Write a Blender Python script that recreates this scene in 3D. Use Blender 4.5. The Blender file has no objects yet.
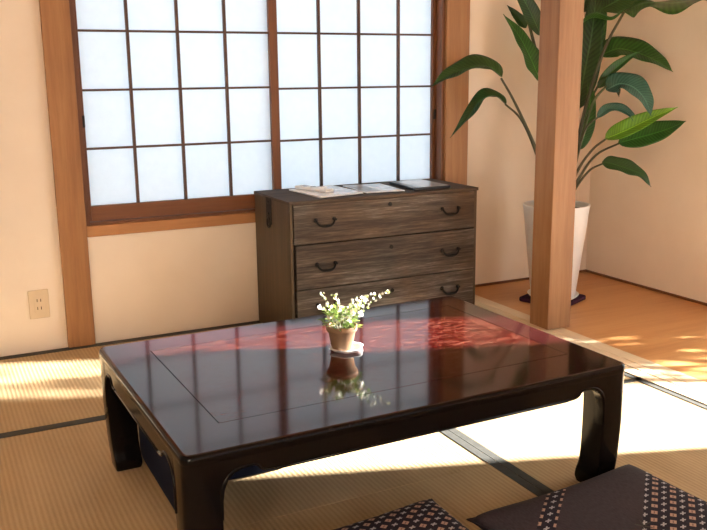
import bpy, bmesh, math, random
from mathutils import Vector, Matrix
from math import pi, sin, cos, radians as rad

S = bpy.context.scene
COL = S.collection
random.seed(7)

# ------------------------------------------------------------------ materials
MATS = {}
def new_mat(name):
    m = bpy.data.materials.new(name); m.use_nodes = True
    nt = m.node_tree
    b = nt.nodes['Principled BSDF']
    MATS[name] = m
    return m, nt, b
def N(nt, t, **kw):
    n = nt.nodes.new(t)
    for k, v in kw.items():
        if k.startswith('i_'):
            key = k[2:].replace('_', ' ')
            n.inputs[key].default_value = v
        else:
            setattr(n, k, v)
    return n
def L(nt, a, b): nt.links.new(a, b)
def ramp(nt, fac, stops):
    r = N(nt, 'ShaderNodeValToRGB')
    e = r.color_ramp.elements
    while len(e) < len(stops): e.new(0.5)
    for el, (p, c) in zip(e, stops):
        el.position = p; el.color = (*c, 1)
    L(nt, fac, r.inputs['Fac'])
    return r.outputs['Color']
def coords(nt, scale=(1, 1, 1), rot=(0, 0, 0), loc=(0, 0, 0)):
    tc = N(nt, 'ShaderNodeTexCoord')
    mp = N(nt, 'ShaderNodeMapping')
    mp.inputs['Scale'].default_value = scale
    mp.inputs['Rotation'].default_value = rot
    mp.inputs['Location'].default_value = loc
    L(nt, tc.outputs['Object'], mp.inputs['Vector'])
    return mp.outputs['Vector']
def noise(nt, vec, scale=1, detail=4, rough=.55, dist=0):
    n = N(nt, 'ShaderNodeTexNoise')
    n.inputs['Scale'].default_value = scale
    n.inputs['Detail'].default_value = detail
    n.inputs['Roughness'].default_value = rough
    n.inputs['Distortion'].default_value = dist
    L(nt, vec, n.inputs['Vector'])
    return n.outputs['Fac']
def bump(nt, b, h, strength=.3, dist=.002):
    n = N(nt, 'ShaderNodeBump')
    n.inputs['Strength'].default_value = strength
    n.inputs['Distance'].default_value = dist
    L(nt, h, n.inputs['Height']); L(nt, n.outputs['Normal'], b.inputs['Normal'])
def math_(nt, op, a, b=None, c=None):
    n = N(nt, 'ShaderNodeMath', operation=op)
    for i, v in enumerate((a, b, c)):
        if v is None: continue
        if isinstance(v, (int, float)): n.inputs[i].default_value = v
        else: L(nt, v, n.inputs[i])
    return n.outputs[0]
def mixc(nt, fac, a, b):
    n = N(nt, 'ShaderNodeMix', data_type='RGBA')
    if isinstance(fac, (int, float)): n.inputs[0].default_value = fac
    else: L(nt, fac, n.inputs[0])
    for i, v in ((6, a), (7, b)):
        if isinstance(v, tuple): n.inputs[i].default_value = (*v, 1)
        else: L(nt, v, n.inputs[i])
    return n.outputs[2]
def flat(name, col, rough=.5, metal=0, spec=.5, var=.12, vs=18):
    m, nt, b = new_mat(name)
    f = noise(nt, coords(nt), vs, 4)
    lo = tuple(c*(1-var) for c in col); hi = tuple(min(1, c*(1+var)) for c in col)
    L(nt, ramp(nt, f, [(.3, lo), (.7, hi)]), b.inputs['Base Color'])
    b.inputs['Roughness'].default_value = rough
    b.inputs['Metallic'].default_value = metal
    b.inputs['Specular IOR Level'].default_value = spec
    return m
def wood(name, stops, grain='Z', rough=.5, fine=60, stretch=.06, bmp=.15, spec=.4, coarse=7, dist=.4):
    m, nt, b = new_mat(name)
    sc = [1, 1, 1]; sc['XYZ'.index(grain)] = stretch
    v = coords(nt, tuple(sc))
    f1 = noise(nt, v, coarse, 5, .6, dist)
    f2 = noise(nt, v, fine, 6, .7)
    f = math_(nt, 'ADD', math_(nt, 'MULTIPLY', f1, .55), math_(nt, 'MULTIPLY', f2, .45))
    L(nt, ramp(nt, f, stops), b.inputs['Base Color'])
    b.inputs['Roughness'].default_value = rough
    b.inputs['Specular IOR Level'].default_value = spec
    bump(nt, b, f2, bmp, .0015)
    return m

# plaster
m, nt, b = new_mat('plaster')
v = coords(nt)
f = noise(nt, v, 3, 5); g = noise(nt, v, 160, 4, .7)
L(nt, ramp(nt, f, [(.3, (.81, .715, .61)), (.7, (.87, .78, .675))]), b.inputs['Base Color'])
b.inputs['Roughness'].default_value = .95; b.inputs['Specular IOR Level'].default_value = .1
bump(nt, b, g, .25, .002)
flat('ceiling_board', (.62, .46, .30), .8)
wood('post_wood', [(.3, (.20, .086, .031)), (.5, (.30, .142, .054)), (.72, (.385, .20, .086))], 'Z', .5)
wood('pillar_wood', [(.3, (.165, .072, .028)), (.5, (.25, .122, .052)), (.72, (.33, .18, .088))], 'Z', .55, coarse=11)
wood('frame_wood', [(.3, (.085, .028, .010)), (.55, (.15, .055, .020)), (.75, (.22, .09, .035))], 'Z', .45)
wood('rail_wood', [(.3, (.085, .028, .010)), (.55, (.15, .055, .020)), (.75, (.22, .09, .035))], 'X', .45)
wood('sill_wood', [(.3, (.26, .11, .040)), (.5, (.36, .165, .062)), (.72, (.44, .23, .095))], 'X', .5)
flat('lattice_wood', (.075, .032, .018), .5)
wood('alcove_wood', [(.3, (.40, .17, .055)), (.5, (.52, .25, .09)), (.72, (.60, .32, .13))], 'X', .38, coarse=5)
wood('sill_strip', [(.3, (.60, .46, .30)), (.5, (.70, .56, .39)), (.72, (.76, .63, .46))], 'Y', .5)
flat('groove_dark', (.05, .03, .02), .7)
m, nt, b = new_mat('chest_front')
v = coords(nt, (.05, 1, 1))
fa = noise(nt, v, 14, 4, .6, .3); fb = noise(nt, v, 75, 5, .75); fc = noise(nt, v, 260, 3, .7)
fd = noise(nt, coords(nt, (.8, 1, 1.3)), 4.5, 3)
f = math_(nt, 'ADD', math_(nt, 'MULTIPLY', fa, .34), math_(nt, 'ADD', math_(nt, 'MULTIPLY', fb, .40), math_(nt, 'MULTIPLY', fc, .26)))
ca = ramp(nt, f, [(.36, (.006, .0045, .004)), (.46, (.033, .025, .020)), (.54, (.080, .066, .056)), (.64, (.24, .22, .20))])
cb = ramp(nt, f, [(.36, (.008, .0045, .003)), (.46, (.040, .023, .014)), (.54, (.080, .051, .033)), (.64, (.20, .15, .11))])
L(nt, mixc(nt, ramp(nt, fd, [(.40, (0, 0, 0)), (.60, (1, 1, 1))]), ca, cb), b.inputs['Base Color'])
b.inputs['Roughness'].default_value = .6; b.inputs['Specular IOR Level'].default_value = .35
bump(nt, b, f, .6, .003)
wood('chest_side', [(.28, (.018, .011, .005)), (.5, (.055, .034, .016)), (.72, (.10, .067, .034))], 'Z', .6, fine=70, stretch=.05, bmp=.3, coarse=14)
wood('chest_top', [(.3, (.02, .013, .009)), (.5, (.055, .036, .025)), (.72, (.11, .08, .058))], 'X', .8, fine=80, stretch=.05, bmp=.3, coarse=14)
flat('iron', (.012, .010, .009), .6, .3, .3)
flat('black_gap', (.01, .008, .006), .9)

# shoji paper: lets outdoor light through
m, nt, b = new_mat('shoji_paper')
out = nt.nodes['Material Output']
f = noise(nt, coords(nt), 26, 6, .7)
c = ramp(nt, f, [(.3, (.83, .88, .92)), (.7, (.87, .92, .955))])
d = N(nt, 'ShaderNodeBsdfDiffuse'); t_ = N(nt, 'ShaderNodeBsdfTranslucent')
mx = N(nt, 'ShaderNodeMixShader'); mx.inputs[0].default_value = .62
L(nt, c, d.inputs['Color']); L(nt, c, t_.inputs['Color'])
L(nt, d.outputs[0], mx.inputs[1]); L(nt, t_.outputs[0], mx.inputs[2]); L(nt, mx.outputs[0], out.inputs['Surface'])

# tatami: ribs run along Y with a fine weave across
m, nt, b = new_mat('tatami')
tc = N(nt, 'ShaderNodeTexCoord'); sx = N(nt, 'ShaderNodeSeparateXYZ'); L(nt, tc.outputs['Object'], sx.inputs[0])
def wave(u, per): return math_(nt, 'MULTIPLY_ADD', math_(nt, 'SINE', math_(nt, 'MULTIPLY', u, 2*pi/per)), .5, .5)
wx = wave(sx.outputs['X'], .0140); wy = wave(sx.outputs['Y'], .0085)
big = noise(nt, coords(nt, (1, .25, 1)), 7, 5)
fine = noise(nt, coords(nt, (1, .2, 1)), 240, 3)
hgt = math_(nt, 'ADD', math_(nt, 'MULTIPLY', wx, .75), math_(nt, 'MULTIPLY', wy, .25))
fac = math_(nt, 'ADD', math_(nt, 'MULTIPLY', hgt, .26), math_(nt, 'ADD', math_(nt, 'MULTIPLY', big, .54), math_(nt, 'MULTIPLY', fine, .2)))
L(nt, ramp(nt, fac, [(.25, (.27, .185, .095)), (.5, (.39, .28, .155)), (.75, (.47, .355, .21))]), b.inputs['Base Color'])
b.inputs['Roughness'].default_value = .65; b.inputs['Specular IOR Level'].default_value = .3
bump(nt, b, hgt, .3, .0018)
flat('mat_cloth', (.026, .026, .022), .8, var=.3, vs=60)

# lacquer
def lacquer(name, stops, rough=.085, grain=(1, 6, 1), sc=9, spec=.5):
    m, nt, b = new_mat(name)
    f = noise(nt, coords(nt, grain), sc, 7, .68, 1.2)
    L(nt, ramp(nt, f, stops), b.inputs['Base Color'])
    b.inputs['Roughness'].default_value = rough
    b.inputs['Specular IOR Level'].default_value = spec
    b.inputs['IOR'].default_value = 1.39
lacquer('lacquer_dark', [(.3, (.014, .0020, .0024)), (.7, (.030, .0055, .0068))])
lacquer('lacquer_red', [(.38, (.008, .0004, .0004)), (.46, (.020, .001, .0008)), (.53, (.034, .0025, .002)), (.60, (.10, .030, .020))], grain=(1.6, 7, 1), sc=14)
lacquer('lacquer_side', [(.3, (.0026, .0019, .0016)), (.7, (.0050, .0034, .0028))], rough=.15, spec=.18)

flat('white_ceramic', (.88, .90, .92), .35, var=.03)
flat('white_plastic', (.90, .91, .92), .4, var=.03)
flat('outlet_plastic', (.66, .55, .40), .45, var=.03)
flat('terracotta', (.16, .085, .040), .75, var=.25, vs=30)
flat('soil', (.05, .032, .02), .95, var=.5, vs=60)
flat('purple_felt', (.040, .013, .032), .9, 0, .1)
flat('navy_cloth', (.0035, .0045, .012), .9, 0, .08, var=.25, vs=80)
flat('paper_white', (.85, .87, .89), .18, var=.05)
flat('paper_grey', (.50, .52, .55), .15, var=.25, vs=22)
flat('print_dark', (.16, .15, .15), .3, var=.6, vs=45)
flat('print_pale', (.58, .63, .68), .18, var=.10, vs=12)
flat('black_card', (.015, .016, .020), .35)
flat('petal', (.86, .85, .80), .6, var=.04)
flat('stem_green', (.06, .085, .022), .5, var=.3)
flat('stem_brown', (.045, .045, .016), .5, var=.3)
flat('garden_soil', (.20, .17, .12), .95)

def leafmat(name, lo, hi, rough=.32, trans=.25, spec=.5):
    m, nt, b = new_mat(name)
    out = nt.nodes['Material Output']
    uv = N(nt, 'ShaderNodeUVMap'); sp = N(nt, 'ShaderNodeSeparateXYZ'); L(nt, uv.outputs[0], sp.inputs[0])
    rib = math_(nt, 'LESS_THAN', math_(nt, 'ABSOLUTE', sp.outputs['Y']), .05)
    vein = math_(nt, 'MULTIPLY_ADD', math_(nt, 'SINE', math_(nt, 'ADD', math_(nt, 'MULTIPLY', sp.outputs['X'], 150), math_(nt, 'MULTIPLY', math_(nt, 'ABSOLUTE', sp.outputs['Y']), -14))), .5, .5)
    f = noise(nt, coords(nt), 9, 4)
    k = math_(nt, 'ADD', math_(nt, 'MULTIPLY', f, .75), math_(nt, 'MULTIPLY', vein, .25))
    c = ramp(nt, k, [(.3, lo), (.75, hi)])
    c = mixc(nt, math_(nt, 'MULTIPLY', rib, .6), c, tuple(min(1, x*1.9+.02) for x in hi))
    L(nt, c, b.inputs['Base Color'])
    b.inputs['Roughness'].default_value = rough; b.inputs['Specular IOR Level'].default_value = spec
    bump(nt, b, vein, .35, .003)
    tr = N(nt, 'ShaderNodeBsdfTranslucent'); L(nt, c, tr.inputs['Color'])
    mx = N(nt, 'ShaderNodeMixShader'); mx.inputs[0].default_value = trans
    L(nt, b.outputs[0], mx.inputs[1]); L(nt, tr.outputs[0], mx.inputs[2]); L(nt, mx.outputs[0], out.inputs['Surface'])
leafmat('leaf_dark', (.008, .036, .008), (.030, .095, .018))
leafmat('leaf_mid', (.014, .070, .010), (.055, .175, .028))
leafmat('leaf_sunlit', (.10, .28, .02), (.26, .50, .05), trans=.4)  # leaf green brightened to stand in for sun on the leaf
leafmat('leaf_blue', (.018, .085, .062), (.065, .19, .14), rough=.2, spec=.8)
leafmat('herb_leaf', (.12, .20, .04), (.30, .42, .10), trans=.4)

# woven cushion cover: plain bands and bands of small kasuri motifs
m, nt, b = new_mat('kasuri_cloth')
tc = N(nt, 'ShaderNodeTexCoord'); sx = N(nt, 'ShaderNodeSeparateXYZ'); L(nt, tc.outputs['Object'], sx.inputs[0])
X_, Y_ = sx.outputs['X'], sx.outputs['Y']
at = N(nt, 'ShaderNodeAttribute', attribute_type='OBJECT', attribute_name='["band_offset"]')
al = N(nt, 'ShaderNodeAttribute', attribute_type='OBJECT', attribute_name='["all_motif"]')
px = math_(nt, 'ADD', math_(nt, 'ADD', math_(nt, 'MULTIPLY', X_, .631), math_(nt, 'MULTIPLY', Y_, -.772)), at.outputs['Fac'])
py = math_(nt, 'ADD', math_(nt, 'MULTIPLY', X_, .772), math_(nt, 'MULTIPLY', Y_, .631))
patt = math_(nt, 'MAXIMUM', math_(nt, 'GREATER_THAN', px, .008), math_(nt, 'MULTIPLY', math_(nt, 'LESS_THAN', px, -.178), math_(nt, 'GREATER_THAN', px, -.220)))
patt = math_(nt, 'MAXIMUM', patt, al.outputs['Fac'])
cw = .021
band = math_(nt, 'ADD', px, 1.049)
cu = math_(nt, 'DIVIDE', band, cw)
ci = math_(nt, 'FLOOR', cu); cf = math_(nt, 'SUBTRACT', math_(nt, 'FRACT', cu), .5)
odd = math_(nt, 'MODULO', ci, 2)
rv = math_(nt, 'ADD', math_(nt, 'DIVIDE', py, .033), math_(nt, 'MULTIPLY', odd, .5))
rf = math_(nt, 'SUBTRACT', math_(nt, 'FRACT', math_(nt, 'ADD', rv, 100)), .5)
acf = math_(nt, 'ABSOLUTE', cf); arf = math_(nt, 'ABSOLUTE', rf)
rect = math_(nt, 'MULTIPLY', math_(nt, 'LESS_THAN', acf, .34), math_(nt, 'LESS_THAN', arf, .23))
notch = math_(nt, 'MULTIPLY', math_(nt, 'LESS_THAN', acf, .07), math_(nt, 'LESS_THAN', arf, .16))
rect = math_(nt, 'MULTIPLY', rect, math_(nt, 'SUBTRACT', 1, math_(nt, 'MULTIPLY', notch, .6)))
c1 = math_(nt, 'MULTIPLY', math_(nt, 'LESS_THAN', acf, .30), math_(nt, 'LESS_THAN', math_(nt, 'ABSOLUTE', math_(nt, 'ADD', rf, math_(nt, 'MULTIPLY', cf, -.35))), .085))
c2 = math_(nt, 'MULTIPLY', math_(nt, 'LESS_THAN', acf, .09), math_(nt, 'LESS_THAN', arf, .26))
cross = math_(nt, 'MAXIMUM', c1, c2)
isrect = math_(nt, 'MULTIPLY', rect, odd); iscross = math_(nt, 'MULTIPLY', cross, math_(nt, 'SUBTRACT', 1, odd))
weave = noise(nt, coords(nt, (1, .3, 1)), 260, 3)
plain = ramp(nt, weave, [(.3, (.026, .021, .028)), (.7, (.044, .036, .046))])
dark = ramp(nt, weave, [(.3, (.009, .008, .016)), (.7, (.019, .016, .028))])
c = mixc(nt, patt, plain, dark)
c = mixc(nt, math_(nt, 'MULTIPLY', patt, isrect), c, (.36, .24, .20))
c = mixc(nt, math_(nt, 'MULTIPLY', patt, iscross), c, (.33, .33, .37))
L(nt, c, b.inputs['Base Color']); b.inputs['Roughness'].default_value = .9; b.inputs['Specular IOR Level'].default_value = .15
bump(nt, b, weave, .4, .001)

M = MATS
# ------------------------------------------------------------------ helpers
def link(name, bm, mat, parent=None, smooth=False, bevel=0, seg=2, ang=35):
    bmesh.ops.recalc_face_normals(bm, faces=bm.faces)
    me = bpy.data.meshes.new(name); bm.to_mesh(me); bm.free()
    mats = mat if isinstance(mat, (list, tuple)) else [mat]
    for k in mats: me.materials.append(M[k])
    if smooth:
        for p in me.polygons: p.use_smooth = True
    o = bpy.data.objects.new(name, me); COL.objects.link(o)
    if parent: o.parent = parent
    if bevel:
        md = o.modifiers.new('edge', 'BEVEL'); md.width = bevel; md.segments = seg
        md.limit_method = 'ANGLE'; md.angle_limit = rad(ang)
        for p in me.polygons: p.use_smooth = True
        w = o.modifiers.new('wn', 'WEIGHTED_NORMAL')
    return o
def box(bm, x0, x1, y0, y1, z0, z1, mat=0):
    vs = [bm.verts.new((x, y, z)) for x in (x0, x1) for y in (y0, y1) for z in (z0, z1)]
    for f in ((0, 1, 3, 2), (4, 6, 7, 5), (0, 4, 5, 1), (2, 3, 7, 6), (0, 2, 6, 4), (1, 5, 7, 3)):
        bm.faces.new([vs[i] for i in f]).material_index = mat
def boxes(*bs):
    bm = bmesh.new()
    for q in bs: box(bm, *q)
    return bm
def tube(bm, pts, r, n=8, caps=True, mat=0):
    pts = [Vector(p) for p in pts]
    rs = r if isinstance(r, (list, tuple)) else [r]*len(pts)
    rings = []
    up = None
    for i, p in enumerate(pts):
        d = (pts[min(i+1, len(pts)-1)] - pts[max(i-1, 0)]).normalized()
        if up is None: up = d.orthogonal().normalized()
        up = (up - d*up.dot(d)).normalized(); sd = d.cross(up)
        rings.append([bm.verts.new(p + (up*cos(2*pi*k/n) + sd*sin(2*pi*k/n))*rs[i]) for k in range(n)])
    for a, b_ in zip(rings, rings[1:]):
        for k in range(n): bm.faces.new((a[k], a[(k+1) % n], b_[(k+1) % n], b_[k])).material_index = mat
    if caps:
        bm.faces.new(rings[0][::-1]).material_index = mat; bm.faces.new(rings[-1]).material_index = mat
def lathe(bm, prof, n=40, c=(0, 0), mat=0):
    rings = []
    for r, z in prof:
        if r < 1e-6: rings.append([bm.verts.new((c[0], c[1], z))])
        else: rings.append([bm.verts.new((c[0]+r*cos(2*pi*k/n), c[1]+r*sin(2*pi*k/n), z)) for k in range(n)])
    for a, b_ in zip(rings, rings[1:]):
        for k in range(n):
            q = [a[k % len(a)], a[(k+1) % len(a)], b_[(k+1) % len(b_)], b_[k % len(b_)]]
            u = []
            for v_ in q:
                if v_ not in u: u.append(v_)
            if len(u) > 2: bm.faces.new(u).material_index = mat
def prism(bm, poly, f0, f1):
    a = [bm.verts.new(f0(*p)) for p in poly]; b_ = [bm.verts.new(f1(*p)) for p in poly]
    n = len(poly)
    bm.faces.new(a); bm.faces.new(b_[::-1])
    for k in range(n): bm.faces.new((a[k], b_[k], b_[(k+1) % n], a[(k+1) % n]))
def bez(p, n):
    p = [Vector(q) for q in p]; out = []
    for i in range(n+1):
        t = i/n; q = p[:]
        while len(q) > 1: q = [q[k].lerp(q[k+1], t) for k in range(len(q)-1)]
        out.append(q[0])
    return out
def spline(p, n):
    p = [Vector(q) for q in p]
    q = [p[0]*2-p[1]] + p + [p[-1]*2-p[-2]]; out = []
    for i in range(1, len(q)-2):
        for k in range(n):
            t = k/n; a, b_, c, d = q[i-1:i+3]
            out.append(.5*((2*b_) + (c-a)*t + (2*a-5*b_+4*c-d)*t*t + (3*b_-a-3*c+d)*t**3))
    out.append(p[-1]); return out
def empty(name, loc=(0, 0, 0), rz=0):
    o = bpy.data.objects.new(name, None); COL.objects.link(o)
    o.empty_display_size = .05; o.location = loc; o.rotation_euler = (0, 0, rz); return o
def thing(name, label, cat, loc=(0, 0, 0), rz=0, group=None):
    return tag(empty(name, loc, rz), label, cat, group)
def tag(o, label, cat, group=None):
    o['label'] = label; o['category'] = cat
    if group: o['group'] = group
    return o
def struct(o, label=None, cat=None):
    o['kind'] = 'structure'
    if label: o['label'] = label
    if cat: o['category'] = cat
    return o

# ------------------------------------------------------------------ room
YW, YA, XR, XL, YF, H = 3.65, 3.70, 3.32, -1.5, -1.9, 2.45
Z0 = 0.0
struct(link('floor', boxes((XL-.1, XR+.1, YF-.1, YA+.1, -.16, -.055)), 'groove_dark'), 'dark floor base beneath the straw mats', 'floor')
# alcove board floor, level with the mats
struct(link('floor', boxes((2.465, XR, YF, YA, -.055, 0.0)), 'alcove_wood', bevel=.002), 'smooth orange brown board floor of the alcove beside the pillar', 'floor')
# threshold between mats and boards: two pale strips with dark grooves
th = struct(link('trim_1', boxes((2.288, 2.340, YF, 3.62, -.055, 0.004), (2.347, 2.392, YF, 3.62, -.055, 0.004), (2.399, 2.464, YF, 3.62, -.055, 0.002),
                                 ), 'sill_strip', bevel=.0015), 'pale grooved wooden threshold between straw mats and boards', 'threshold')
link('groove', boxes((2.340, 2.347, YF, 3.62, -.055, -.004), (2.392, 2.399, YF, 3.62, -.055, -.004)), 'groove_dark', th)
# shoji wall: below, above and left of the window
struct(link('wall_back', boxes((XL, .48, YW, YW+.12, -.16, H), (.48, 2.44, YW, YW+.12, -.16, .46), (.48, 2.44, YW, YW+.12, 1.84, H),
                               (2.44, XR, YA, YA+.07, -.16, H)), 'plaster'), 'beige sand plastered wall around the paper window', 'wall')
struct(link('wall_left', boxes((XL-.1, XL, YF, YA+.07, -.16, H)), 'plaster'), 'beige plastered wall on the far left side', 'wall')
# right wall with a garden opening
WY0, WY1, WZ = 1.180, 2.42, 1.9
struct(link('wall_right', boxes((XR, XR+.1, YF, WY0, -.16, H), (XR, XR+.1, WY1, YA+.07, -.16, H), (XR, XR+.1, WY0, WY1, WZ, H)), 'plaster'), 'beige plastered wall behind the tall leafy plant', 'wall')
# unseen wall behind the camera, with an opening added for the fill lamp
BX0, BX1, BZ0, BZ1 = -.9, 3.1, .45, 2.1
struct(link('wall_front', boxes((XL, BX0, YF-.1, YF, -.16, H), (BX1, XR, YF-.1, YF, -.16, H), (BX0, BX1, YF-.1, YF, -.16, BZ0), (BX0, BX1, YF-.1, YF, BZ1, H)), 'plaster'), 'beige plastered wall behind the viewer with an added opening for fill light', 'wall')
struct(link('ceiling', boxes((XL-.1, XR+.1, YF-.1, YA+.1, H, H+.08)), 'ceiling_board'), 'brown board ceiling above the room', 'ceiling')
# skirting lines of the alcove
struct(link('baseboard_back', boxes((2.46, XR, YA-.008, YA, 0, .012)), 'frame_wood'), 'thin dark skirting strip along alcove back', 'baseboard')
struct(link('baseboard_right', boxes((XR-.008, XR, WY1, YA-.008, 0, .012)), 'frame_wood'), 'thin dark skirting strip along right wall', 'baseboard')
# posts
struct(link('trim_2', boxes((.472, .582, YW-.022, YW+.1, -.05, H)), 'post_wood', bevel=.003), 'brown square timber post left of the paper window', 'post')
struct(link('trim_3', boxes((2.322, 2.453, YW-.022, YA+.02, 0, H)), 'post_wood', bevel=.003), 'brown timber post between window and alcove', 'post')
struct(link('pillar', boxes((2.373, 2.499, 2.868, 2.995, 0.0045, H)), 'pillar_wood', bevel=.004), 'pale square timber pillar standing on the threshold', 'pillar')

# window 1: paper screens
w1 = struct(empty('window_1', (1.45, YW, .46)), 'translucent white paper sliding window in dark wooden lattice', 'window')
def P(o):                              # child built in world coordinates
    o.location = -Vector(w1.location); return o
P(link('sill', boxes((.582, 2.322, YW-.014, YW+.11, .46, .506)), 'sill_wood', w1, bevel=.003))
P(link('frame', boxes((.582, .600, YW-.004, YW+.10, .506, 1.84), (2.306, 2.322, YW-.004, YW+.10, .506, 1.84)), 'frame_wood', w1, bevel=.002))
P(link('lintel', boxes((.582, 2.322, YW-.014, YW+.11, 1.79, 1.84)), 'rail_wood', w1, bevel=.002))
P(link('track', boxes((.600, 2.304, YW+.010, YW+.10, .506, .518)), 'rail_wood', w1))
def shoji(x0, x1, y, sl, sr, vx, hz, zb):
    fr = P(link('screen', boxes((x0, x0+sl, y, y+.028, .52, 1.79), (x1-sr, x1, y, y+.028, .52, 1.79)), 'frame_wood', w1, bevel=.002))
    def sub(nm, bm, mt, bv=0):
        o = link(nm, bm, mt, fr, bevel=bv); return o
    sub('bottom_rail', boxes((x0+sl, x1-sr, y+.001, y+.027, .52, zb)), 'rail_wood', .002)
    sub('top_rail', boxes((x0+sl, x1-sr, y+.001, y+.027, 1.765, 1.79)), 'rail_wood', .002)
    q = [(x-.0058, x+.0058, y+.004, y+.019, zb, 1.765) for x in vx] + [(x0+sl, x1-sr, y+.0045, y+.0185, z-.0045, z+.0045) for z in hz]
    sub('lattice', boxes(*q), 'lattice_wood')
    sub('paper', boxes((x0+sl-.003, x1-sr+.003, y+.0195, y+.0205, zb-.004, 1.768)), 'shoji_paper')
    return fr
sA = shoji(.600, 1.460, YW+.014, .012, .036, (.809, 1.017, 1.224), (.820, 1.056, 1.290, 1.525), .584)
sB = shoji(1.426, 2.306, YW+.052, .052, .018, (1.684, 1.889, 2.101), (.814, 1.048, 1.292, 1.53), .592)
for s_, x, z in ((sA, .604, .932), (sB, 2.303, .912)):
    link('finger_pull', boxes((x-.008, x+.008, YW+(.008 if s_ is sA else .046), YW+.06, z-.024, z+.024)), 'black_gap', s_, bevel=.002)

# window 2 (garden side): frame around the opening in the right wall
w2 = struct(empty('window_2', (XR, WY0, 0)), 'wooden frame around the garden opening in right wall', 'window')
q = link('frame', boxes((XR-.02, XR+.12, WY0-.05, WY0, 0, WZ), (XR-.02, XR+.12, WY1, WY1+.05, 0, WZ), (XR-.02, XR+.12, WY0-.05, WY1+.05, WZ, WZ+.05)), 'post_wood', w2, bevel=.003)
q.location = -Vector(w2.location)
w3 = struct(empty('fill_opening', (BX0, YF, BZ0)), 'wooden frame of the added fill light opening behind the viewer', 'window')  # made-up opening that holds the fill lamp
q = link('frame', boxes((BX0-.04, BX0, YF-.11, YF+.02, BZ0-.04, BZ1+.04), (BX1, BX1+.04, YF-.11, YF+.02, BZ0-.04, BZ1+.04), (BX0, BX1, YF-.11, YF+.02, BZ1, BZ1+.04),
                        (BX0, BX1, YF-.11, YF+.02, BZ0-.04, BZ0), ((BX0+BX1)/2-.03, (BX0+BX1)/2+.03, YF-.09, YF-.04, BZ0, BZ1)), 'post_wood', w3, bevel=.003)
q.location = -Vector(w3.location)

# ------------------------------------------------------------------ straw mats
def tatami(x0, x1, y0, y1, edges, label, W=.027):
    t = thing('tatami_mat', label, 'tatami mat', ((x0+x1)/2, (y0+y1)/2, -.055), 0, 'tatami mats covering the floor')
    cx, cy = (x0+x1)/2, (y0+y1)/2
    g = .001
    ix0, ix1, iy0, iy1 = x0+g, x1-g, y0+g, y1-g
    o = link('straw_surface', boxes((ix0-cx, ix1-cx, iy0-cy, iy1-cy, 0, .055)), 'tatami', t, bevel=.002)
    for e in edges:
        bx = {'W': (ix0, ix0+W, iy0, iy1), 'E': (ix1-W, ix1, iy0, iy1), 'S': (ix0, ix1, iy0, iy0+W), 'N': (ix0, ix1, iy1-W, iy1)}[e]
        link('cloth_edging', boxes((bx[0]-cx, bx[1]-cx, bx[2]-cy, bx[3]-cy, .0552, .0566)), 'mat_cloth', t)
    return t
tatami(-.20, 2.288, 2.765, 3.640, 'SN', 'straw mat running along the foot of the paper window wall and chest', .040)
tatami(XL, 1.405, 1.90-.0, 2.765, 'E', 'straw mat under the left half of the lacquered table')
tatami(XL, 1.405, YF, 1.90, 'E', 'straw mat in front, under the left patterned cushion')
tatami(1.405, 2.288, YF, 2.215, 'WE', 'straw mat right of the black edging, sunlit beside the threshold')
tatami(1.405, 2.288, 2.215, 2.765, 'WES', 'straw half mat beneath the far right corner of the table')

# ------------------------------------------------------------------ low table
TX0, TX1, TY0, TY1, TZ = .401, 1.607, 1.606, 2.450, .350
TCX, TCY = (TX0+TX1)/2, (TY0+TY1)/2
HX, HY = (TX1-TX0)/2, (TY1-TY0)/2
table = thing('low_table', 'dark lacquered low table with a reddish top panel and curved feet', 'low table', (TCX, TCY, .0025), rad(.8))
def rrect(hx, hy, r, n=8, ox=0, oy=0):
    p = []
    for cx, cy, a0 in ((hx-r, hy-r, 0), (-hx+r, hy-r, 90), (-hx+r, -hy+r, 180), (hx-r, -hy+r, 270)):
        for k in range(n+1):
            a = rad(a0+90*k/n); p.append((ox+cx+r*cos(a), oy+cy+r*sin(a)))
    return p
# top frame: rounded slab with a rectangular well; the middle panel lies in it with a narrow groove around
PX0, PX1, PY0, PY1 = .524-TCX, 1.520-TCX, 1.746-TCY, 2.335-TCY
def ring_slab(bm, prof, inner):
    rows = []
    for off, z in prof:
        rows.append([bm.verts.new((x, y, z)) for x, y in rrect(HX+off, HY+off, max(.004, .026+off), 8)])
    n = len(rows[0])
    for a, b_ in zip(rows, rows[1:]):
        for k in range(n): bm.faces.new((a[k], a[(k+1) % n], b_[(k+1) % n], b_[k]))
    return rows
bm = bmesh.new()
prof = [(-.014, .326), (-.001, .326), (.0008, .328), (.0008, .341), (-.0008, .3455), (-.004, .349), (-.009, .350)]
rows = ring_slab(bm, prof, None)
bm.faces.new(rows[0][::-1])
well = [bm.verts.new((x, y, .350)) for x, y in ((PX1, PY1), (PX0, PY1), (PX0, PY0), (PX1, PY0))]
top = rows[-1]; n = len(top); per = n//4
for c in range(4):
    seg = top[c*per:(c+1)*per]
    for k in range(len(seg)-1): bm.faces.new((seg[k], seg[k+1], well[c]))
    nx = top[((c+1)*per) % n]
    bm.faces.new((seg[-1], nx, well[(c+1) % 4], well[c]))
low = [bm.verts.new((v.co.x, v.co.y, .344)) for v in well]
for c in range(4): bm.faces.new((well[c], well[(c+1) % 4], low[(c+1) % 4], low[c]))
bm.faces.new(low)
o = link('top_frame', bm, ['lacquer_dark', 'lacquer_side'], table)
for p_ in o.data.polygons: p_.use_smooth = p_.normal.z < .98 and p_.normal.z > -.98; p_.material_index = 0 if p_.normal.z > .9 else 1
G = .0024
link('top_panel', boxes((PX0+G, PX1-G, PY0+G, PY1-G, .3442, .350)), 'lacquer_red', table)['label'] = 'reddish burl wood middle panel under clear lacquer'
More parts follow.
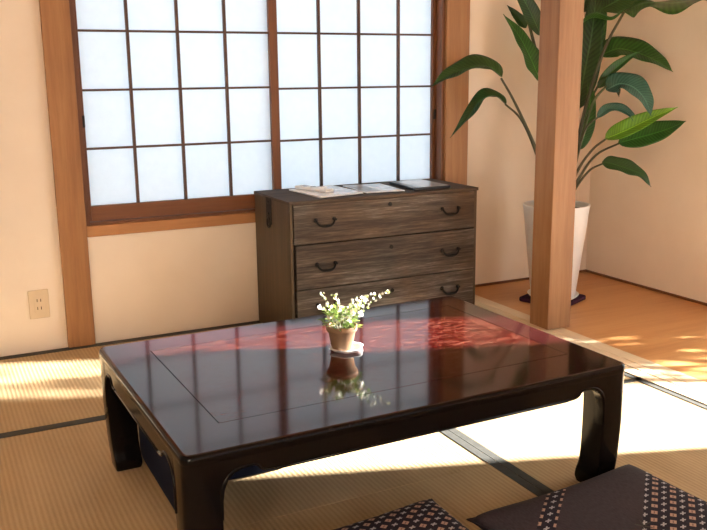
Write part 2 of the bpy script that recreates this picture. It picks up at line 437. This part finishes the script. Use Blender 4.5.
# legs: square at the top, hoof turned inward at the foot; outline given as inner offset by height
LEG = [(0, .092), (.004, .094), (.014, .098), (.032, .096), (.055, .090), (.085, .086), (.13, .084), (.19, .083), (.23, .083), (.26, .084), (.29, .087), (.322, .088), (.327, .088)]
OUT = [(0, .012), (.004, .010), (.014, .009), (.032, .008), (.055, .006), (.085, .004), (.13, .002), (.19, 0), (.23, 0), (.26, 0), (.29, 0), (.322, 0), (.327, 0)]
def leg(sx_, sy_):
    bm = bmesh.new(); rows = []
    A = spline([(z, w, ou) for (z, w), (_, ou) in zip(LEG, OUT)], 3)
    for z, w, ou in A:
        w_ = w; wx_ = .080+(w-.083)*.33
        r = .012
        pts = []
        # plan: L of the outer corner, w_ wide both ways
        x0, x1 = HX-wx_-.001, HX-ou-.0004; y0, y1 = HY-w_-.001, HY-ou-.0004
        for cx, cy, a0 in ((x1-r*2.2, y1-r*2.2, 0), (x0+r*.5, y1-r*.5, 90), (x0+r*.8, y0+r*.8, 180), (x1-r*.5, y0+r*.5, 270)):
            rr = r*2.2 if a0 == 0 else (r*.8 if a0 == 180 else r*.5)
            for k in range(5):
                a = rad(a0+22.5*k); pts.append((cx+rr*cos(a), cy+rr*sin(a)))
        rows.append([bm.verts.new((sx_*x, sy_*y, z)) for x, y in pts])
    n = len(rows[0])
    for a, b_ in zip(rows, rows[1:]):
        for k in range(n): bm.faces.new((a[k], a[(k+1) % n], b_[(k+1) % n], b_[k]))
    bm.faces.new(rows[0]); bm.faces.new(rows[-1])
    return link('leg', bm, 'lacquer_side', table, smooth=True)
for a_ in (-1, 1):
    for b_ in (-1, 1):
        lg = leg(a_, b_)
# aprons with cusped lower edge, plus a raised bead that follows the arch
def outline(h):
    i = .075
    p = [(h-.0815, .19), (h-.0825, .235), (h-.086, .260), (h-.095, .281), (h-.110, .294), (h-.128, .2995), (h-.150, .301), (h-.165, .297), (h-.172, .288), (h-.184, .282), (h-.21, .280)]
    return p
def apron(axis, sgn):
    h = HX if axis == 'X' else HY; d = HY if axis == 'X' else HX
    right = outline(h)
    body = [(h-.070, .328)] + [(u, z) for u, z in right if z > .18]
    poly = body + [(-u, z) for u, z in body[::-1]]
    dep = lambda k: sgn*(d-k)
    f = (lambda k: (lambda u, z: (u, dep(k), z))) if axis == 'X' else (lambda k: (lambda u, z: (dep(k), u, z)))
    bm = bmesh.new(); prism(bm, poly, f(.0006), f(.030))
    ap = link('apron', bm, 'lacquer_side', table, bevel=.0015)
    bm = bmesh.new()
    for s in (1, -1):
        pts = [(u+.005, z+.0045) for u, z in right]
        pts = [f(.0012)(s*u, z) for u, z in pts]
        tube(bm, spline(pts, 3), .0032, 6)
    u = h-.205
    tube(bm, [f(.0012)(-u, .2845), f(.0012)(u, .2845)], .0032, 6)
    link('bead_moulding', bm, 'lacquer_side', ap, smooth=True)
apron('X', -1); apron('X', 1); apron('Y', -1); apron('Y', 1)

# navy cushion stored on edge under the left end
def pillow_mesh(bm, hx, hy, t, n=22, corner=.018, pinch=.012, z0=0.0, seam=.006, puffexp=.38):
    # puffed square: n x n grid top and bottom, edges thinner, sides slightly drawn in, corners drawn out
    g = {}
    for side in (1, -1):
        for i in range(n+1):
            for j in range(n+1):
                u = -cos(pi*i/n)*.5 + (2*i/n-1)*.5; v_ = -cos(pi*j/n)*.5 + (2*j/n-1)*.5
                rim = i in (0, n) or j in (0, n)
                if rim and side == -1: continue
                du = 1-abs(u); dv = 1-abs(v_)
                e = (1-abs(u)**5)*(1-abs(v_)**5)
                puff = e**puffexp
                x = u*(hx + corner*abs(u*v_)**3 - pinch*(1-v_*v_)*abs(u)**6)
                y = v_*(hy + corner*abs(u*v_)**3 - pinch*(1-u*u)*abs(v_)**6)
                dimple = math.exp(-(u*u+v_*v_)/.02)*.006
                z = side*(seam*(0 if rim else 1)*.5 + puff*(t/2-seam*.5) - (dimple if not rim else 0))
                g[(side, i, j)] = bm.verts.new((x, y, z0+t/2+z))
    for i in (0, n):
        for j in range(n+1): g[(-1, i, j)] = g[(1, i, j)]
    for j in (0, n):
        for i in range(n+1): g[(-1, i, j)] = g[(1, i, j)]
    for side in (1, -1):
        for i in range(n):
            for j in range(n):
                q = [g[(side, i, j)], g[(side, i+1, j)], g[(side, i+1, j+1)], g[(side, i, j+1)]]
                bm.faces.new(q if side == 1 else q[::-1])
bm = bmesh.new(); pillow_mesh(bm, .239, .131, .066, 20, .002, .001, puffexp=.16)
o = link('folded_cushion', bm, 'navy_cloth', None, smooth=True)
for v_ in o.data.vertices: v_.co = Vector((v_.co.z, v_.co.x, v_.co.y+.131))
o.location = (.4845, 2.192, 0.003)
tag(o, 'plain navy blue cushion on edge under the left end of the low table', 'cushion')

bm = bmesh.new(); pillow_mesh(bm, .175, .158, .215, 20, .0, .0, puffexp=.12)
o = link('stored_cushion', bm, 'navy_cloth', None, smooth=True); o.location = (.752, 2.272, .002)
tag(o, 'thick dark navy cushion in the shade under the table, behind the front left leg', 'cushion')

# ------------------------------------------------------------------ patterned floor cushions
def zabuton(loc, rz, label, off, allm, t=.085, tilt=(0, 0)):
    c = thing('floor_cushion', label, 'floor cushion', loc, rz, 'patterned floor cushions in front of the table')
    c.rotation_euler = (tilt[0], tilt[1], rz)
    bm = bmesh.new(); pillow_mesh(bm, .262, .275, t, 26)
    o = link('cover', bm, 'kasuri_cloth', c, smooth=True); o['band_offset'] = .69*loc[0]-.72*loc[1]; o['all_motif'] = allm
    bm = bmesh.new(); n = 60; pts = []
    for k in range(4*24):
        s, f = divmod(k, 24); q = -1+2*f/24
        u, v_ = [(q, -1), (1, q), (-q, 1), (-1, -q)][s]
        x = u*(.262+.018*abs(u*v_)**3-.012*(1-v_*v_)*abs(u)**6); y = v_*(.275+.018*abs(u*v_)**3-.012*(1-u*u)*abs(v_)**6)
        pts.append((x*1.004, y*1.004, t/2))
    pts.append(pts[0]); tube(bm, pts, .0025, 6, False)
    o = link('piping', bm, 'kasuri_cloth', c, smooth=True); o['band_offset'] = -.1; o['all_motif'] = 0.0
    bm = bmesh.new()
    for k in range(5):
        a = 2*pi*k/5; tube(bm, [(0, 0, t-.008), (.008*cos(a), .008*sin(a), t-.003), (.02*cos(a), .02*sin(a), t-.001)], .0011, 5)
    link('centre_tuft', bm, 'mat_cloth', c)
    return c
def place(corner, rz, label, off, allm):
    # corner = far right corner
    d = Vector((.268, .282, 0)); d.rotate(Matrix.Rotation(rz, 3, 'Z'))
    return zabuton((corner[0]-d.x, corner[1]-d.y, .001), rz, label, off, allm)
place((1.645, 1.628), rad(4.5), 'purple grey cushion with motif bands on the right, nearest the table leg', 0, 0.0)
place((1.062, 1.712), rad(3.5), 'dark cushion covered in small motifs, on the left beside the plain banded cushion', 0, 1.0)

# ------------------------------------------------------------------ chest of drawers
CX0, CX1, CY0, CY1, CH = 1.318, 2.237, 3.225, 3.632, .602
chest = thing('chest_of_drawers', 'weathered grey brown chest with iron handles below the paper window', 'chest of drawers', ((CX0+CX1)/2, CY1, .002))
cl = Vector(((CX0+CX1)/2, CY1, .0))
def CP(o): o.location = -cl; return o
CP(link('body', boxes((CX1-.014, CX1, CY0+.004, CY1, 0, CH-.014), (CX0+.014, CX1-.014, CY1-.012, CY1, .02, CH-.014),
                      (CX0+.014, CX1-.014, CY0+.02, CY1-.012, .02, .035), (CX0+.014, CX1-.014, CY0+.02, CY1-.012, .222, .228),
                      (CX0+.014, CX1-.014, CY0+.02, CY1-.012, .413, .419)), 'chest_side', chest, bevel=.0015))
CP(link('side_panel', boxes((CX0, CX0+.014, CY0+.002, CY1, 0, CH-.014)), 'chest_side', chest, bevel=.0015))
CP(link('top_board', boxes((CX0-.003, CX1+.003, CY0-.004, CY1+.002, CH-.014, CH)), 'chest_top', chest, bevel=.002))
CP(link('plinth', boxes((CX0+.02, CX1-.02, CY0+.012, CY0+.03, 0, .036)), 'black_gap', chest))
HXS = (1.476, 2.092)
for di, (z0, z1, hz, lz) in enumerate(((.4205, .586, .503, .559), (.2300, .4165, .3165, .372), (.038, .2260, .141, .177))):
    fx0 = CX0+(.0175, .024, .023)[di]
    dr = CP(link('drawer', boxes((fx0, CX1-.0165, CY0-(0, .004, .004)[di], CY0+.02, z0, z1), (fx0+.02, CX1-.04, CY0+.02, CY1-.03, z0+.015, z0+.024),
                                 (fx0+.02, fx0+.03, CY0+.02, CY1-.03, z0+.024, z1-.03), (CX1-.05, CX1-.04, CY0+.02, CY1-.03, z0+.024, z1-.03)), 'chest_front', chest, bevel=.0015))
    yf = CY0-(0, .004, .004)[di]
    for hx in HXS:
        bm = bmesh.new()
        pts = [(hx+u*.043, yf-.006-.012*(1-abs(u)**3), hz+.014-.025*(1-u**4)**.9 if abs(u) < 1 else hz+.014) for u in [k/8-1 for k in range(17)]]
        _q = spline(pts, 2); tube(bm, _q, [.0040+.0020*(1-abs(2*k/(len(_q)-1)-1)) for k in range(len(_q))], 8)
        # little scrolled ends
        for s in (-1, 1):
            tube(bm, spline([(hx+s*.043, yf-.006, hz+.014), (hx+s*.049, yf-.007, hz+.009), (hx+s*.050, yf-.007, hz+.016)], 3), .0028, 6)
        hd = link('handle', bm, 'iron', dr, smooth=True)
        for s in (-1, 1):
            bm = bmesh.new()
            tube(bm, [(hx+s*.042, yf+.004, hz+.015), (hx+s*.042, yf-.003, hz+.015), (hx+s*.042, yf-.0032, hz+.015)], [.0085, .0085, .006], 12)
            tube(bm, [(hx+s*.042, yf, hz+.015), (hx+s*.042, yf-.010, hz+.015)], .004, 8)
            link('handle_post', bm, 'iron', hd)
    bm = bmesh.new()
    tube(bm, [(1.785+.004*di, yf+.003, lz), (1.785+.004*di, yf-.0025, lz)], [.0105, .009], 16)
    box(bm, 1.785+.004*di-.0022, 1.785+.004*di+.0022, yf-.004, yf-.002, lz-.006, lz+.003)
    link('lock', bm, 'iron', dr)
# iron carrying fitting on the left side
fit = CP(link('side_fitting', boxes((CX0-.004, CX0+.001, 3.424, 3.484, .480, CH-.008)), 'black_gap', chest, bevel=.0015))
bm = bmesh.new()
tube(bm, [(CX0-.005, 3.454+.018*cos(a), .487+.022*sin(a)) for a in [2*pi*k/20 for k in range(21)]], .0042, 8, False)
link('ring', bm, 'iron', fit, smooth=True)
for z in (.575, .525):
    bm = bmesh.new(); tube(bm, [(CX0-.004, 3.454, z), (CX0-.009, 3.454, z)], .006, 10); link('rivet', bm, 'iron', fit)

# printed boards lying on the chest
def quadslab(name, cs, z0, th, mat, parent=None, bv=.001):
    bm = bmesh.new(); prism(bm, cs, lambda x, y: (x, y, z0), lambda x, y: (x, y, z0+th))
    return link(name, bm, mat, parent, bevel=bv)
def inset(cs, k):
    mx_ = sum(c[0] for c in cs)/4; my = sum(c[1] for c in cs)/4
    return [(mx_+(x-mx_)*k, my+(y-my)*k) for x, y in cs]
def sub_quad(cs, u0, u1, v0, v1):
    a, b_, c, d = [Vector(q) for q in cs]
    f = lambda u, v: tuple(a.lerp(b_, u).lerp(d.lerp(c, u), v))
    return [f(u0, v0), f(u1, v0), f(u1, v1), f(u0, v1)]
zt = CH+.0035
c1 = [(1.468, 3.255), (1.690, 3.290), (1.676, 3.585), (1.452, 3.552)]
bk = thing('display_board', 'white board under the remote, leftmost of three boards on the chest', 'board', (0, 0, 0), 0, 'printed boards on the chest')
quadslab('board', c1, zt, .007, 'paper_white', bk); quadslab('printed_sheet', sub_quad(c1, .45, .96, .06, .92), zt+.007, .0006, 'paper_grey', bk, 0)
c2 = [(1.706, 3.290), (1.885, 3.272), (1.905, 3.540), (1.722, 3.560)]
bk = thing('leaflet', 'thin grey printed leaflet in the middle of the chest top', 'leaflet', (0, 0, 0), 0, 'printed boards on the chest')
quadslab('cover', c2, zt, .004, 'paper_white', bk)
quadslab('photo_panel', sub_quad(c2, .06, .46, .08, .92), zt+.004, .0005, 'print_dark', bk, 0); quadslab('text_panel', sub_quad(c2, .54, .95, .08, .92), zt+.004, .0005, 'paper_grey', bk, 0)
c3 = [(1.925, 3.262), (2.118, 3.266), (2.126, 3.545), (1.950, 3.530)]
bk = thing('framed_board', 'black edged board with pale glossy face, rightmost of three boards on the chest', 'board', (0, 0, 0), 0, 'printed boards on the chest')
quadslab('backing', c3, zt, .011, 'black_card', bk); quadslab('glossy_face', sub_quad(c3, .16, .97, .05, .94), zt+.011, .0006, 'print_pale', bk, 0)
# remote
rm = thing('remote_control', 'small white remote lying on the white board on the chest', 'remote control', (1.530, 3.452, zt+.0078), rad(15.5))
bm = boxes((-.024, .024, -.108, .108, 0, .014)); link('case', bm, 'white_plastic', rm, bevel=.005, seg=3)
link('screen', boxes((-.016, .016, .045, .085, .0138, .0146)), 'paper_grey', rm)
link('button', boxes((-.013, -.002, .0, .012, 0.0135, .016)), 'paper_grey', rm, bevel=.001); link('button', boxes((.002, .013, .0, .012, 0.0135, .016)), 'paper_grey', rm, bevel=.001)

# ------------------------------------------------------------------ wall socket
so = thing('wall_outlet', 'beige double wall socket low on the wall left of the post', 'wall socket', (.372, YW, .20))
link('cover_plate', boxes((-.040, .040, -.008, 0, -.060, .060)), 'outlet_plastic', so, bevel=.004, seg=3)
link('socket_face', boxes((-.019, .019, -.0095, -.007, -.034, .034)), 'outlet_plastic', so, bevel=.001)
for z in (.017, -.016):
    for x in (-.007, .007): link('slot', boxes((x-.0015, x+.0015, -.0105, -.0090, z-.006, z+.006)), 'soil', so)

# ------------------------------------------------------------------ flowering pot on the table
FX, FY = .998, 2.082
sa = bmesh.new()
lathe(sa, [(0, 0), (.030, 0), (.038, .003), (.045, .009), (.0475, .0105), (.046, .0125), (.040, .0105), (.030, .006), (0, .0055)], 40)
for v_ in sa.verts:
    a = math.atan2(v_.co.y, v_.co.x); r = math.hypot(v_.co.x, v_.co.y)
    k = 1+.07*cos(6*a)*(r/.047)**2; v_.co.x *= k; v_.co.y *= k
o = link('saucer', sa, 'white_ceramic', None, smooth=True); o.location = (FX+.012, FY-.004, TZ+.0005)
tag(o, 'small white scalloped saucer under the flower pot on the table', 'saucer')
fp = thing('flower_pot_plant', 'tiny terracotta pot of white blossoms standing on the lacquered table', 'potted plant', (FX, FY, TZ+.0063))
bm = bmesh.new(); lathe(bm, [(0, 0), (.027, 0), (.0285, .002), (.038, .052), (.0415, .053), (.043, .056), (.0435, .068), (.0415, .070), (.039, .069), (.0375, .058), (0, .057)], 40)
link('pot', bm, 'terracotta', fp, smooth=True)
bm = bmesh.new(); lathe(bm, [(0, .060), (.02, .061), (.0378, .0585)], 24); link('soil', bm, 'soil', fp)
rnd = random.Random(11)
lean = [(-.052, .02, .150), (-.058, .0, .120), (-.018, .02, .148), (.0, -.02, .125), (-.008, .012, .110), (.022, .0, .120), (.035, .02, .135), (.052, -.01, .128), (.060, .02, .140), (.082, .0, .155), (.124, .01, .162), (.018, -.02, .095), (-.03, -.02, .10), (.042, -.03, .105)]
RX = Vector((.894, -.448, 0))*1.0; RYv = Vector((.44, .89, 0))
for k, (u, d, hgt_) in enumerate(lean):
    base = RX*(u*.22+rnd.uniform(-.006, .006)) + RYv*(d*.4) + Vector((0, 0, .058))
    tip = RX*u*1.06 + RYv*d + Vector((0, 0, hgt_))
    mid = base.lerp(tip, .5) + Vector((0, 0, .014)) - RX*u*.12
    path = bez([base, mid, tip], 10)
    bm = bmesh.new(); tube(bm, path, [.0012-.00006*i for i in range(11)], 5)
    stem = link('stem', bm, 'stem_green', fp)
    bm = bmesh.new()
    for i in range(3, 11):
        for r_ in range(2 if i < 10 else 3):
            c = path[i] + Vector((rnd.uniform(-1, 1), rnd.uniform(-1, 1), rnd.uniform(-.5, 1)))*.0065
            nrm = Vector((rnd.uniform(-1, 1), rnd.uniform(-1.4, .6), rnd.uniform(.1, 1))).normalized()
            e1 = nrm.orthogonal().normalized(); e2 = nrm.cross(e1)
            R_ = rnd.uniform(.0045, .0068); cv = bm.verts.new(c-nrm*.001)
            ring = []
            for q in range(10):
                a = 2*pi*q/10; rr = R_*(1 if q % 2 == 0 else .5)
                ring.append(bm.verts.new(c+(e1*cos(a)+e2*sin(a))*rr+nrm*.0012*(q % 2 == 0)))
            for q in range(10): bm.faces.new((cv, ring[q], ring[(q+1) % 10]))
            cal = [bm.verts.new(c-nrm*.0035+(e1*cos(2*pi*q/5)+e2*sin(2*pi*q/5))*R_*.15) for q in range(5)]
            cal2 = [bm.verts.new(c-nrm*.0012+(e1*cos(2*pi*q/5)+e2*sin(2*pi*q/5))*R_*.62) for q in range(5)]
            for q in range(5): bm.faces.new((cal[q], cal[(q+1) % 5], cal2[(q+1) % 5], cal2[q])).material_index = 1
    link('blossoms', bm, ['petal', 'herb_leaf'], stem)
bm = bmesh.new(); uvl = bm.loops.layers.uv.new('UVMap')
for k in range(190):
    a = rnd.uniform(0, 2*pi); r = rnd.uniform(.008, .046); zz = rnd.uniform(.064, .112)
    c = Vector((r*cos(a), r*sin(a), zz)); out_ = Vector((cos(a), sin(a), rnd.uniform(-.2, .9))).normalized()
    sd = out_.cross(Vector((0, 0, 1))).normalized()*rnd.uniform(.004, .007); ln = rnd.uniform(.014, .026)
    vs = [bm.verts.new(c), bm.verts.new(c+out_*ln*.45+sd), bm.verts.new(c+out_*ln-Vector((0, 0, .003))), bm.verts.new(c+out_*ln*.45-sd)]
    f_ = bm.faces.new(vs)
    for l_, uv in zip(f_.loops, ((0, 0), (.5, 1), (1, 0), (.5, -1))): l_[uvl].uv = uv
link('leaf_tuft', bm, 'herb_leaf', fp)

# ------------------------------------------------------------------ big leafy plant in the alcove
CAM = Vector((0, 0, 1.1)); CR = Vector((.8940, -.4479, -.0108)); CU = Vector((.1050, .1863, .9769)); CF = Vector((.4356, .8745, -.2137))
_m = Matrix((CR, CU, -CF)).transposed()
Fpx = 863.1
BXP, BYP = 2.742, 3.285
DEP = (Vector((BXP, BYP, .5))-CAM).dot(CF)
def at(px, py, d=0):                   # a measured photo point at a chosen distance behind (+) or before (-) the planter axis
    z = DEP+d
    return CAM + CF*z + CR*((px-353.5)/Fpx*z) - CU*((py-265)/Fpx*z)
def leaf(path, w, mat, fold=.35, up=None, wav=.0, droop=0, nm='leaf', prof=None, curl=0):
    pts = spline([at(*p) for p in path], 9); n = len(pts)
    bm = bmesh.new(); uvl = bm.loops.layers.uv.new('UVMap')
    K = 4; rows = []
    upv = Vector(up if up else (0, 0, 1))
    for i, p in enumerate(pts):
        t = i/(n-1)
        d = (pts[min(i+1, n-1)]-pts[max(i-1, 0)]).normalized()
        side = d.cross(upv)
        side = side.normalized() if side.length > 1e-4 else CR.copy()
        nrm = side.cross(d).normalized()
        ww = w*(sin(pi*min(1, t*1.02)**.72))**.8*(1-.15*t) if t < 1 else 0
        ww = max(ww, .0012)
        row = []
        for k in range(-K, K+1):
            s = k/K
            lift = fold*abs(s)*ww + wav*ww*sin(5.2*t*pi+(1.5 if s > 0 else 0))*s*s - curl*ww*s*s
            row.append((bm.verts.new(p+side*ww*s*cos(fold*.6)+nrm*lift), (t, s)))
        rows.append(row)
    for a, b_ in zip(rows, rows[1:]):
        for k in range(2*K):
            q = (a[k], a[k+1], b_[k+1], b_[k])
            f_ = bm.faces.new([v[0] for v in q]); f_.smooth = True
            for l_, v in zip(f_.loops, q): l_[uvl].uv = v[1]
    o = link(nm, bm, mat, plant)
    md = o.modifiers.new('thick', 'SOLIDIFY'); md.thickness = .0012
    o.location = -Vector(plant.location)
    return o
def stem(pts, r0=.009, r1=.0045, mat='stem_green'):
    q = spline([at(*p) for p in pts], 6); bm = bmesh.new()
    tube(bm, q, [r0+(r1-r0)*i/(len(q)-1) for i in range(len(q))], 8)
    o = link('stem', bm, mat, plant, smooth=True); o.location = -Vector(plant.location); return o
plant = thing('potted_plant', 'tall broad leaved indoor plant in a white planter behind the pillar', 'potted plant', (BXP, BYP, .026))
PL = Vector(plant.location)
bm = bmesh.new(); lathe(bm, [(0, 0), (.102, 0), (.108, .004), (.158, .442), (.161, .452), (.160, .457), (.153, .457), (.150, .450), (.146, .425), (0, .425)], 56)
link('planter', bm, 'white_ceramic', plant, smooth=True)
bm = bmesh.new(); lathe(bm, [(0, .434), (.08, .436), (.147, .428)], 24); link('soil', bm, 'soil', plant)
bm = bmesh.new(); lathe(bm, [(0, 0), (.108, 0), (.120, .010), (.126, .018), (.124, .020), (.116, .014), (.110, .006), (0, .005)], 48)
o = link('plant_saucer', bm, 'white_ceramic', None, smooth=True); o.location = (BXP, BYP, .0195); tag(o, 'white round saucer beneath the tall white planter', 'saucer')
bm = bmesh.new(); prism(bm, rrect(.128, .128, .03), lambda x, y: (x, y, 0), lambda x, y: (x, y, .018))
o = link('plant_stand', bm, 'purple_felt', None, bevel=.004); o.location = (BXP, BYP, .001); o.rotation_euler = (0, 0, rad(24)); tag(o, 'dark purple square pad on alcove boards under the planter saucer', 'pad')

CC = -CF                              # towards the room
# left side leaves
stem([(556, 206, 0), (548, 182, -.03), (533, 142, -.06), (515, 103, -.08), (501, 78, -.10)], .010, .005, 'stem_brown')
leaf([(502, 77, -.10), (487, 66, -.11), (465, 69, -.13), (447, 77, -.15), (431, 87, -.17)], .062, 'leaf_dark', .4, CC*.75+Vector((0, 0, 1)), .14)
stem([(553, 207, .02), (545, 180, .0), (532, 142, -.02), (520, 118, -.03), (505, 104, -.04)], .009, .0045, 'stem_brown')
leaf([(506, 105, -.04), (494, 96, -.05), (480, 101, -.06), (467, 118, -.08), (450, 138, -.10)], .044, 'leaf_dark', .5, CC*.5+Vector((0, 0, 1)), .2)
stem([(560, 206, .04), (553, 140, .05), (546, 95, .05), (538, 72, .05)], .010, .006)
leaf([(540, 82, .05), (532, 62, .05), (520, 38, .04), (503, 14, .02)], .064, 'leaf_mid', .25, CC+Vector((.5, 0, .2)), .1)
stem([(562, 206, .07), (552, 120, .09), (538, 60, .09), (524, 5, .08), (516, -25, .08)], .010, .006, 'stem_brown')
leaf([(526, 28, .08), (518, 18, .08), (507, 5, .08)], .028, 'leaf_dark', .5, CC, .1)
leaf([(541, 36, .02), (532, 16, .02), (520, -8, .0), (508, -34, -.02)], .045, 'leaf_dark', .35, CC, .1)
# right cluster by the pillar
stem([(562, 206, -.02), (572, 170, -.04), (586, 105, -.08), (604, 50, -.10), (625, 10, -.12)], .010, .006, 'stem_brown')
leaf([(624, 11, -.12), (646, 3, -.20), (676, 3, -.30), (715, -3, -.45), (768, -4, -.66)], .125, 'leaf_mid', -.1, CC*.45+Vector((0, 0, .9)), .22)
stem([(560, 206, .05), (570, 150, .06), (580, 100, .06), (590, 50, .05)], .010, .006)
leaf([(577, 110, .02), (585, 70, .02), (593, 25, .0), (598, -30, -.02)], .075, 'leaf_dark', .25, CC+Vector((-.4, 0, 0)), .05)
leaf([(582, 92, .10), (592, 60, .10), (600, 28, .10), (606, -10, .10)], .05, 'leaf_mid', .4, CC+Vector((.6, 0, 0)), .05)
leaf([(576, 28, -.05), (592, 18, -.06), (612, 20, -.07), (626, 8, -.08)], .035, 'leaf_mid', .5, (0, .2, 1), .1)
leaf([(600, 10, .0), (622, -2, .0), (640, -14, -.02), (660, -30, -.03)], .09, 'leaf_dark', .2, CC+Vector((0, 0, .5)), .15)
leaf([(578, 12, .06), (590, -8, .06), (600, -30, .06)], .06, 'leaf_dark', .3, CC, .1)
leaf([(600, 56, .07), (618, 49, .06), (640, 54, .03), (658, 62, .0), (673, 72, -.03)], .080, 'leaf_mid', .3, CC+Vector((.1, 0, .75)), .06)
stem([(561, 207, .03), (572, 160, .04), (586, 110, .05), (600, 82, .04)], .009, .005)
leaf([(598, 86, -.02), (612, 72, -.03), (627, 60, -.04), (642, 51, -.05)], .030, 'leaf_mid', .7, CC+Vector((-.5, 0, .6)), .05)
stem([(563, 206, -.05), (575, 160, -.08), (592, 105, -.12), (606, 86, -.14)], .009, .005)
leaf([(606, 90, -.14), (620, 84, -.16), (634, 88, -.19), (645, 100, -.21), (651, 116, -.22)], .082, 'leaf_blue', .25, CC+Vector((.2, 0, .9)), .06)
leaf([(598, 88, -.10), (606, 82, -.11), (616, 88, -.12), (619, 97, -.13)], .028, 'leaf_dark', .5, CC+Vector((0, 0, .8)), .1)
stem([(564, 206, -.06), (574, 170, -.09), (585, 130, -.12), (598, 117, -.14)], .007, .004, 'stem_brown')
leaf([(597, 118, -.14), (608, 109, -.15), (622, 110, -.16), (632, 117, -.17), (637, 128, -.18)], .030, 'leaf_blue', .4, CC+Vector((0, 0, .8)), .1)
leaf([(579, 150, -.01), (586, 128, -.01), (590, 100, .0), (588, 75, .02)], .040, 'leaf_mid', .3, CC+Vector((.3, 0, 0)), .05)
stem([(565, 206, -.08), (577, 172, -.10), (592, 150, -.13), (607, 138, -.15)], .008, .0045, 'stem_brown')
leaf([(605, 139, -.15), (625, 131, -.17), (652, 118, -.20), (678, 107, -.23)], .052, 'leaf_sunlit', .45, CC+Vector((.2, 0, .7)), .03)
stem([(566, 206, -.02), (578, 180, -.03), (596, 155, -.04), (622, 142, -.05)], .008, .0045, 'stem_brown')
leaf([(618, 143, -.05), (645, 136, -.09), (668, 129, -.14), (686, 121, -.20)], .066, 'leaf_mid', .2, CC+Vector((.1, 0, .5)), .03)
stem([(567, 206, -.10), (577, 186, -.13), (590, 170, -.16), (604, 163, -.18)], .007, .004, 'stem_brown')
leaf([(602, 162, -.18), (612, 164, -.20), (628, 169, -.22), (641, 175, -.24), (651, 187, -.25)], .046, 'leaf_dark', .3, CC+Vector((.1, 0, .6)), .12)

# ------------------------------------------------------------------ garden outside the right opening, with an unseen shrub added to dapple the sun
SUN_E, SUN_AZ = rad(14), Vector((.941, -.339, 0)).normalized()
sdir = (SUN_AZ*cos(SUN_E) + Vector((0, 0, sin(SUN_E)))).normalized()     # towards the sun
struct(link('ground', boxes((XR+.1, XR+14, -10, 12, -.30, -.20)), 'garden_soil'), 'bare garden ground outside the right opening', 'ground')
bm = bmesh.new(); uvl = bm.loops.layers.uv.new('UVMap'); rg = random.Random(5)
def gleaf(y, z, sz, x=None):
    x_ = rg.uniform(.28, .60) if x is None else x
    c = Vector((XR, y, z)) + sdir*(x_/sdir.x)
    nrm = Vector((rg.uniform(-1, 1), rg.uniform(-1, 1), rg.uniform(-1, 1))).normalized()
    e1 = nrm.orthogonal().normalized(); e2 = nrm.cross(e1)
    f_ = bm.faces.new([bm.verts.new(c-e1*sz), bm.verts.new(c+e2*sz*.45), bm.verts.new(c+e1*sz), bm.verts.new(c-e2*sz*.45)])
    for l_, uv in zip(f_.loops, ((0, 0), (.5, 1), (1, 0), (.5, -1))): l_[uvl].uv = uv
for k in range(1500):                                                     # dense leaves added to cut off the sun band on the table
    y = rg.uniform(1.55, 1.96); z = rg.uniform(.50, 1.30)
    gleaf(y, z, rg.uniform(.04, .07))
for k in range(1250):                                                      # looser leaves that let the sun through in dapples
    y = rg.uniform(1.78, 2.60); z = rg.uniform(-.1, 1.25)
    gleaf(y, z, rg.uniform(.035, .06))
for k in range(380):  # low leaves added to thin the sun near the pillar
    gleaf(rg.uniform(2.05, 2.55), rg.uniform(-.1, .42), rg.uniform(.04, .07))
for k in range(2600):  # upper leaves added to keep stray sun off pillar and wall
    gleaf(rg.uniform(1.2 if k % 2 else 1.5, 2.6), rg.uniform(1.12, 2.0), rg.uniform(.05, .08))
o = link('dapple_shrub', bm, 'leaf_mid')
o['kind'] = 'stuff'; tag(o, 'unseen leafy shrub added outside the right opening to dapple the sun', 'shrub')

# ------------------------------------------------------------------ light
w = bpy.data.worlds.new('World'); S.world = w; w.use_nodes = True
bg = w.node_tree.nodes['Background']; bg.inputs['Color'].default_value = (.80, .90, 1, 1); bg.inputs['Strength'].default_value = 1.0
def lamp(name, kind, energy, col, loc=(0, 0, 0), direction=None, **kw):
    d = bpy.data.lights.new(name, kind); d.energy = energy; d.color = col
    for k, v in kw.items(): setattr(d, k, v)
    o = bpy.data.objects.new(name, d); COL.objects.link(o); o.location = loc
    if direction is not None: o.rotation_euler = Vector(direction).to_track_quat('-Z', 'Y').to_euler()
    return o
lamp('sun', 'SUN', 150, (1, .95, .87), (6, -1, 3), -sdir, angle=rad(1.3))
lamp('shoji_daylight', 'AREA', 46, (.74, .88, 1), (1.45, YW+.75, 1.25), (0, -1, -.05), shape='RECTANGLE', size=2.6, size_y=2.2)
lamp('garden_daylight', 'AREA', 34, (1, .96, .90), (XR+.11, (WY0+WY1)/2, .98), (-1, 0, 0), shape='RECTANGLE', size=WY1-WY0, size_y=1.8)
lamp('rear_fill', 'AREA', 24, (1, .97, .94), ((BX0+BX1)/2, YF-.02, (BZ0+BZ1)/2), (0, 1, -.05), shape='RECTANGLE', size=BX1-BX0, size_y=BZ1-BZ0)  # added fill from behind the camera, no window seen there

# ------------------------------------------------------------------ camera
cam = bpy.data.cameras.new('camera'); co = bpy.data.objects.new('camera', cam); COL.objects.link(co)
cam.sensor_fit = 'HORIZONTAL'; cam.sensor_width = 36; cam.lens = Fpx/707*36; cam.clip_start = .05
co.matrix_world = Matrix.Translation(CAM) @ _m.to_4x4()
S.camera = co
vs = S.view_settings
vs.view_transform = 'Standard'; vs.look = 'None'; vs.exposure = -.35; vs.gamma = 1; vs.use_curve_mapping = False
S.cycles.use_denoising = True
S.cycles.max_bounces = 10; S.cycles.diffuse_bounces = 6
